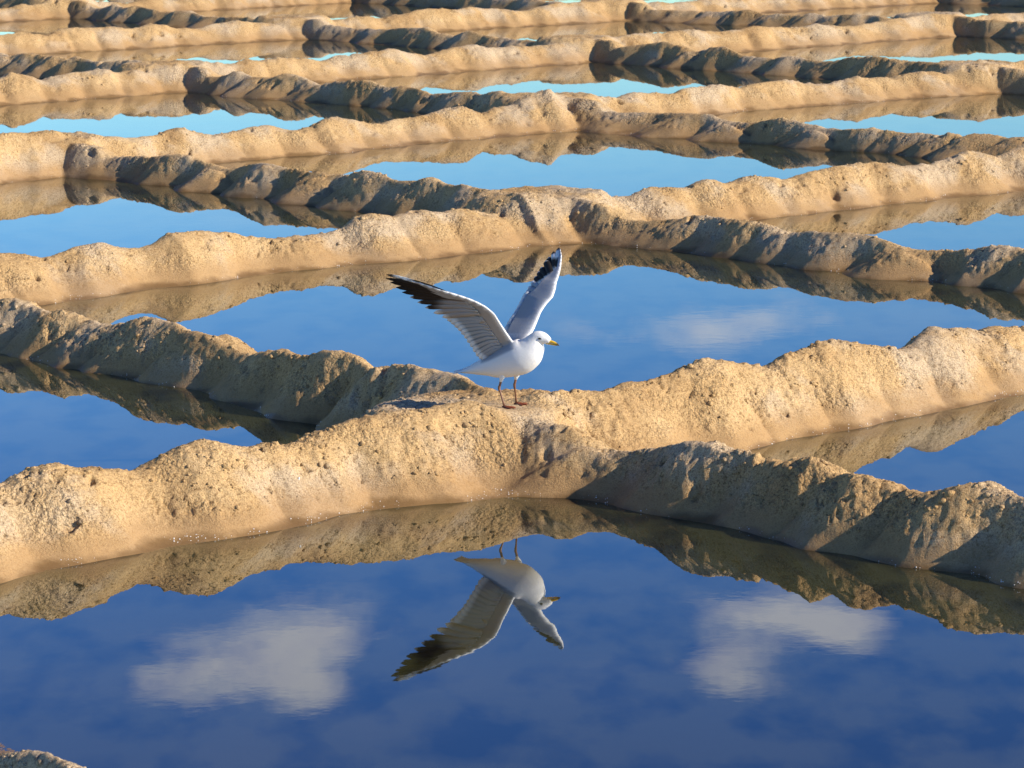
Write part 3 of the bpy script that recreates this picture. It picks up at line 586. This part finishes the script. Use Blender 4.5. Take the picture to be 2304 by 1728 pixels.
class Wing:
    def __init__(w, LA, LH, PT, ST, dorsal_sign):
        w.lead = np.vstack([resample(LA, 9), resample(LH, 14)]); w.nA = 9
        tr_arm = resample(list(reversed(ST)), 9); tr_hand = resample(list(reversed(PT)), 14)
        w.trail = np.vstack([tr_arm, tr_hand])
        w.PT, w.ST, w.LA, w.LH = PT, ST, LA, LH
        n = []
        for i in range(len(w.lead)):
            a = w.lead[max(i-1, 0)]; b = w.lead[min(i+1, len(w.lead)-1)]
            q = np.cross(b-a, w.trail[i]-w.lead[i]); L = np.linalg.norm(q)
            n.append(q/L if L > 1e-7 else n[-1])
        n = np.array(n); ref = dorsal_sign
        n = np.array([v if v@ref > 0 else -v for v in n])
        for _ in range(3): n[1:-1] = (n[:-2]+2*n[1:-1]+n[2:])/4
        w.n = n/np.linalg.norm(n, axis=1)[:, None]
    def surf(w, i, v):
        """point on the camber surface"""
        c = np.linalg.norm(w.trail[i]-w.lead[i])
        return w.lead[i]*(1-v)+w.trail[i]*v + w.n[i]*(.16*c*v*(1-v)*(1 if i < w.nA+4 else .4))
    def coverts(w, root):
        n = len(w.lead); V = []; nv = 10; rows = []
        for i in range(n):
            f = i/(n-1); arm = i < w.nA
            vmax = .84 if arm else max(.12, .72-.64*((i-w.nA)/(n-1-w.nA)))
            th = (.0230-.007*i/w.nA) if arm else .0160-.0095*((i-w.nA)/(n-1-w.nA))
            top, bot = [], []
            for k in range(nv):
                s = k/(nv-1); v = vmax*s
                s = s**1.6; v = vmax*s; prof = (2.35*math.sqrt(s)*(1-s)**2.2 + .13*(1-s*.5)*(s > 0)) * th
                p = w.surf(i, v); top.append(p + w.n[i]*prof*.55); bot.append(p - w.n[i]*prof*.45 - w.n[i]*.0006)
            rows.append(top + bot[::-1])
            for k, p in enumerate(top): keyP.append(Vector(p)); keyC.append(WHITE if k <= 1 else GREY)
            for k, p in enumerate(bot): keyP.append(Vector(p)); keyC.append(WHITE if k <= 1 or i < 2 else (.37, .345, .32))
        m = 2*nv; F = []
        for r in rows: V.extend(r)
        for i in range(n-1):
            for k in range(m):
                a = i*m+k; b = i*m+(k+1) % m; F.append((a, b, b+m, a+m))
        F.append(tuple(range(m))[::-1]); F.append(tuple(range((n-1)*m, n*m)))
        add_part(V, F)
NEAR = Wing(NLA, NLH, NPT, NST, np.array([0, 1., .6]))
FAR = Wing(FLA, FLH, FPT, FST, np.array([-.4, -.7, .6]))
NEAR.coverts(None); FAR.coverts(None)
def skin_body():
    me = bpy.data.meshes.new('tmp'); me.from_pydata(rel(bodyV), [], bodyF)
    o = bpy.data.objects.new('tmp', me); COL.objects.link(o)
    r = o.modifiers.new('r', 'REMESH'); r.mode = 'VOXEL'; r.voxel_size = .0019; r.adaptivity = 0
    s = o.modifiers.new('s', 'SMOOTH'); s.factor = .5; s.iterations = 7
    dg = bpy.context.evaluated_depsgraph_get(); dg.update()
    nm = bpy.data.meshes.new_from_object(o.evaluated_get(dg)); bpy.data.objects.remove(o, do_unlink=True); bpy.data.meshes.remove(me)
    nm.name = 'body'; kd = KDTree(len(keyP))
    for i, p in enumerate(keyP): kd.insert(p-ORG, i)
    kd.balance()
    ca = nm.color_attributes.new('plumage', 'FLOAT_COLOR', 'POINT'); cs = np.ones((len(nm.vertices), 4), np.float32)
    for i, v in enumerate(nm.vertices):
        acc = Vector((0, 0, 0)); ws = 0
        for co, j, d in kd.find_n(v.co, 4):
            w = 1/(d+.001); acc += Vector(keyC[j])*w; ws += w
        cs[i, :3] = acc/ws
    ca.data.foreach_set('color', cs.ravel())
    nm.polygons.foreach_set('use_smooth', np.ones(len(nm.polygons), bool)); nm.materials.clear(); nm.materials.append(PLUME)
    b = bpy.data.objects.new('body', nm); COL.objects.link(b); b.parent = gull
    print('gull body', len(nm.vertices)); return b
body = skin_body()

def feather(name, parent, base, tip, nrm, width, colf, lift=0., bend=0., nl=14, side=None, arch=.02):
    base = np.array(base, float); tip = np.array(tip, float); n = np.array(nrm, float)
    ax = tip-base; Ln = np.linalg.norm(ax); ax /= Ln; n = n-ax*(n@ax); n /= np.linalg.norm(n)
    sd_ = np.cross(n, ax)
    V = []; Cc = []; F = []
    for i in range(nl+1):
        t = i/nl; w = width*min(1., (.35+t*2.2))*(math.sqrt(max(0, 1-max(0, (t-.80)/.20)**2.2)) if t < 1 else .06)
        c = base+ax*(Ln*t) + n*(lift + arch*Ln*math.sin(math.pi*t)) + sd_*(bend*Ln*(t*t))
        th = .00035*(1-.5*t)
        for s, z in ((-1, -.0004), (-.05, .0001), (1, .0002)):
            V.append(c+sd_*(w*s*(.75 if s < 0 else 1.))+n*(z+th))
            Cc.append(colf(t, s))
        for s, z in ((1, .0002), (-.05, .0001), (-1, -.0004)):
            V.append(c+sd_*(w*s*(.75 if s < 0 else 1.))+n*(z-th))
            Cc.append(colf(t, s))
    for i in range(nl):
        for k in range(6):
            a = i*6+k; b = i*6+(k+1) % 6; F.append((a, b, b+6, a+6))
    F.append((5, 4, 3, 2, 1, 0)); F.append(tuple(range(nl*6, nl*6+6)))
    return mesh_obj(name, rel(V), F, PLUME, parent, True, np.array(Cc))
def blend(t, stops):
    for (a, ca), (b, cb) in zip(stops, stops[1:]):
        if t <= b:
            k = 0 if b == a else max(0, min(1, (t-a)/(b-a))); return tuple(x+(y-x)*k for x, y in zip(ca, cb))
    return stops[-1][1]
def far_col(i):
    # outermost first: black tips that shrink inwards, white mirrors on the outer two
    if i == 0: st = [(0, WHITE), (.16, PALE), (.22, BLACK), (.56, BLACK), (.60, WHITE), (.90, WHITE), (.93, BLACK), (1, BLACK)]
    elif i == 1: st = [(0, WHITE), (.30, PALE), (.38, BLACK), (.70, BLACK), (.74, WHITE), (.86, WHITE), (.88, BLACK), (1, BLACK)]
    elif i < 7:
        k = (.28, .38, .48, .56, .68)[i-2]; st = [(0, WHITE), (k-.06, PALE), (k, BLACK), (.97, BLACK), (1, WHITE)]
    else: st = [(0, PALE), (.55, GREY), (.86, GREY), (.92, WHITE), (1, WHITE)]
    return lambda t, s: blend(t, st)
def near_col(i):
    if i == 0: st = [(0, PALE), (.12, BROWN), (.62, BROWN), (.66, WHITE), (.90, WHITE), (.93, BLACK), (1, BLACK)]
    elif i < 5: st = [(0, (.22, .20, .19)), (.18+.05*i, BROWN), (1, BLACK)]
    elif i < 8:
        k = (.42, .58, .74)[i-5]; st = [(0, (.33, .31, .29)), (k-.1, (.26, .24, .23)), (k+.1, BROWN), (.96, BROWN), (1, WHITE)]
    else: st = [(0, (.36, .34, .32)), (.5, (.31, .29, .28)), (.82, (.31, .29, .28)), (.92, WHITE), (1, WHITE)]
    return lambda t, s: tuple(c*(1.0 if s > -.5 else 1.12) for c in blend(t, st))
def plume_wing(w, colp, sec_cols, sgn):
    o = bpy.data.objects.new('wing', None)
    LH = resample(w.LH, 60); LAr = resample(w.LA, 40); nA = w.nA
    parts = []
    for i, tip in enumerate(w.PT):
        f = .40*(1-i/9.); ib = int(f*59); iw = nA+int(f*13)
        chord = w.trail[iw]-w.lead[iw]
        base = LH[ib] + chord*(.05+.20*i/9.)
        width = .0115 if i < 2 else .0155
        parts.append(('primary_feather', base, tip, w.n[min(nA+3+(9-i)//2, len(w.n)-1)], width, colp(i), -.0005*i))
    for i, tip in enumerate(w.ST):
        f = 1-(i+.5)/12.; ib = int((.12+.86*f)*39); iw = min(int((.12+.86*f)*(nA-1)), nA-1)
        base = LAr[ib] + (w.trail[iw]-w.lead[iw])*.30
        parts.append(('secondary_feather', base, tip, w.n[iw], .0215, sec_cols, -.0004*(10+i)*.3))
    return parts
wing_specs = []
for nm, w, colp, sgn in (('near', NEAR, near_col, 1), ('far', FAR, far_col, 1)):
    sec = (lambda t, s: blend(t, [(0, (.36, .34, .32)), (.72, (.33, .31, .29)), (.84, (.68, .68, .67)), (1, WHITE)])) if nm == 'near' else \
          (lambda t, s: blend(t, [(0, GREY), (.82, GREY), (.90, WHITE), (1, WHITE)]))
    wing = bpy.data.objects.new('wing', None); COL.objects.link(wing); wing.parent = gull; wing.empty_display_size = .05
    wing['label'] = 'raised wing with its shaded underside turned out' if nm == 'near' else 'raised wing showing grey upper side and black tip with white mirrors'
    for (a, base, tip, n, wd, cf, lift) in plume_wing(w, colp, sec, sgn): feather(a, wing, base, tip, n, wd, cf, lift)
# tail
tail = bpy.data.objects.new('tail', None); COL.objects.link(tail); tail.parent = gull; tail.empty_display_size = .05
for k in range(-4, 5):
    b0 = bp(-.105, .362, k*.004); t0 = bp(-.196+.0016*abs(k), .349-.0006*abs(k), k*.0085)
    feather('tail_feather', tail, b0, t0, UP, .0085, lambda t, s: WHITE, -.0004*abs(k), nl=8)
# bill
def plain_mat(name, col, rough=.5, spec=.4):
    m, nt, b = new_mat(name); n = nt.nodes.new('ShaderNodeTexNoise'); n.inputs['Scale'].default_value = 300.
    mx = nt.nodes.new('ShaderNodeMix'); mx.data_type = 'RGBA'; mx.inputs['A'].default_value = (*[c*.8 for c in col], 1); mx.inputs['B'].default_value = (*[min(1, c*1.15) for c in col], 1)
    nt.links.new(n.outputs['Fac'], mx.inputs['Factor']); nt.links.new(mx.outputs['Result'], b.inputs['Base Color'])
    b.inputs['Roughness'].default_value = rough; b.inputs['Specular IOR Level'].default_value = spec; return m
M_BILL, nt_, b_ = new_mat('bill_horn'); at = nt_.nodes.new('ShaderNodeAttribute'); at.attribute_name = 'plumage'; nt_.links.new(at.outputs['Color'], b_.inputs['Base Color']); b_.inputs['Roughness'].default_value = .35
def bill_part(name, secs, parent):
    S = [(bp(a, z), LT, (UP*.97+FW*.25).normalized(), rl, rv) for a, z, rv, rl in secs]
    V, F = loft(S, 12); YEL = (.72, .44, .03); DK = (.05, .04, .03)
    C = [YEL if (v-B0).dot(FW) < .203 else (DK if (v-B0).dot(FW) > .208 else (.35, .22, .03)) for v in V]
    return mesh_obj(name, rel(V), F, M_BILL, parent, True, np.array(C))
bill = bill_part('bill', [(.164, .4790, .0060, .0060), (.178, .4788, .0056, .0054), (.190, .4762, .0050, .0046), (.200, .4730, .0045, .0037), (.208, .4695, .0036, .0026), (.2135, .4660, .0024, .0014), (.2155, .4632, .0008, .0006)], gull)
bill_part('lower_mandible', [(.166, .4702, .0034, .0052), (.182, .4688, .0030, .0044), (.195, .4668, .0026, .0034), (.203, .4655, .0022, .0024), (.2085, .4648, .0009, .0010)], bill)
# eyes
M_EYE = plain_mat('eye', (.012, .010, .008), .15, .6)
for s in (-1, 1):
    c = bp(.1477, .4898, s*.0213); V = []
    for v in IV: V.append(c + FW*(v[0]*.0080) + UP*(v[2]*.0044) + LT*(v[1]*.0032))
    mesh_obj('eye', rel(V), [tuple(map(int, f)) for f in IF], M_EYE, gull)
# legs and webbed feet
M_LEG = plain_mat('leg_skin', (.17, .075, .040), .5, .35); M_FOOT = plain_mat('foot_skin', (.22, .060, .022), .5, .4)
def tube(P, Rr, nseg=10):
    S = []
    P = [Vector(p) for p in P]
    for i, p in enumerate(P):
        a = P[max(i-1, 0)]; b = P[min(i+1, len(P)-1)]; t = (b-a).normalized(); u = t.cross(LT if abs(t.dot(LT)) < .9 else UP).normalized(); v = t.cross(u)
        S.append((p, u, v, Rr[i], Rr[i]))
    return loft(S, nseg)
for (lat, ax, knee, fx, fy) in ((-.020, .0036, (-.0104, .3013), -.0285, 12.352), (.026, .0420, (.0319, .3070), .0150, 12.430)):
    fz = float(height(np.array([fx]), np.array([fy]))[0])
    foot_p = Vector((fx, fy, fz+.006)); k = bp(knee[0], knee[1], lat); top = bp(ax, .352, lat)
    V, F = tube([top, top.lerp(k, .45), top.lerp(k, .8), k+UP*.004, k-UP*.004, k.lerp(foot_p, .25), k.lerp(foot_p, .7), foot_p], [.0075, .0052, .0045, .0052, .0050, .0034, .0032, .0042])
    leg = mesh_obj('leg', rel(V), F, M_LEG, gull)
    V, F = tube([bp(ax, .362, lat), bp(ax-.002, .345, lat), top.lerp(k, .35), top.lerp(k, .62)], [.017, .0125, .0075, .0040])
    mesh_obj('thigh', rel(V), F, PLUME, leg, True, np.array([WHITE]*len(V)))
    fd = (FW + LT*(-.10)).normalized(); fl = UP.cross(fd)
    tips = []; Vf, Ff = [], []
    def gp(p, dz): return Vector((p.x, p.y, float(height(np.array([p.x]), np.array([p.y]))[0])+dz))
    for ang, ln in ((-28, .040), (0, .046), (28, .041), (180, .010)):
        r = math.radians(ang); d = fd*math.cos(r)+fl*math.sin(r); base = Vector((fx, fy, 0))
        pts = [foot_p] + [gp(base+d*(ln*q), .0035-.0015*q) for q in (.3, .6, .85, 1.0)]
        V, F = tube(pts, [.0042, .0036, .0033, .0027, .0010], 8); o = len(Vf); Vf += V; Ff += [tuple(i+o for i in f) for f in F]
        if ang != 180: tips.append(pts)
    for A, Bt in ((tips[0], tips[1]), (tips[1], tips[2])):
        o = len(Vf)
        for i in range(4):
            for s in (0, .5, 1):
                q = A[i].lerp(Bt[i], s); Vf.append(gp(q, .0028 - (.0008 if s == .5 else 0)))
        for i in range(3):
            for s in range(2): a = o+i*3+s; Ff.append((a, a+1, a+4, a+3))
    mesh_obj('foot', rel(Vf), Ff, M_FOOT, leg)
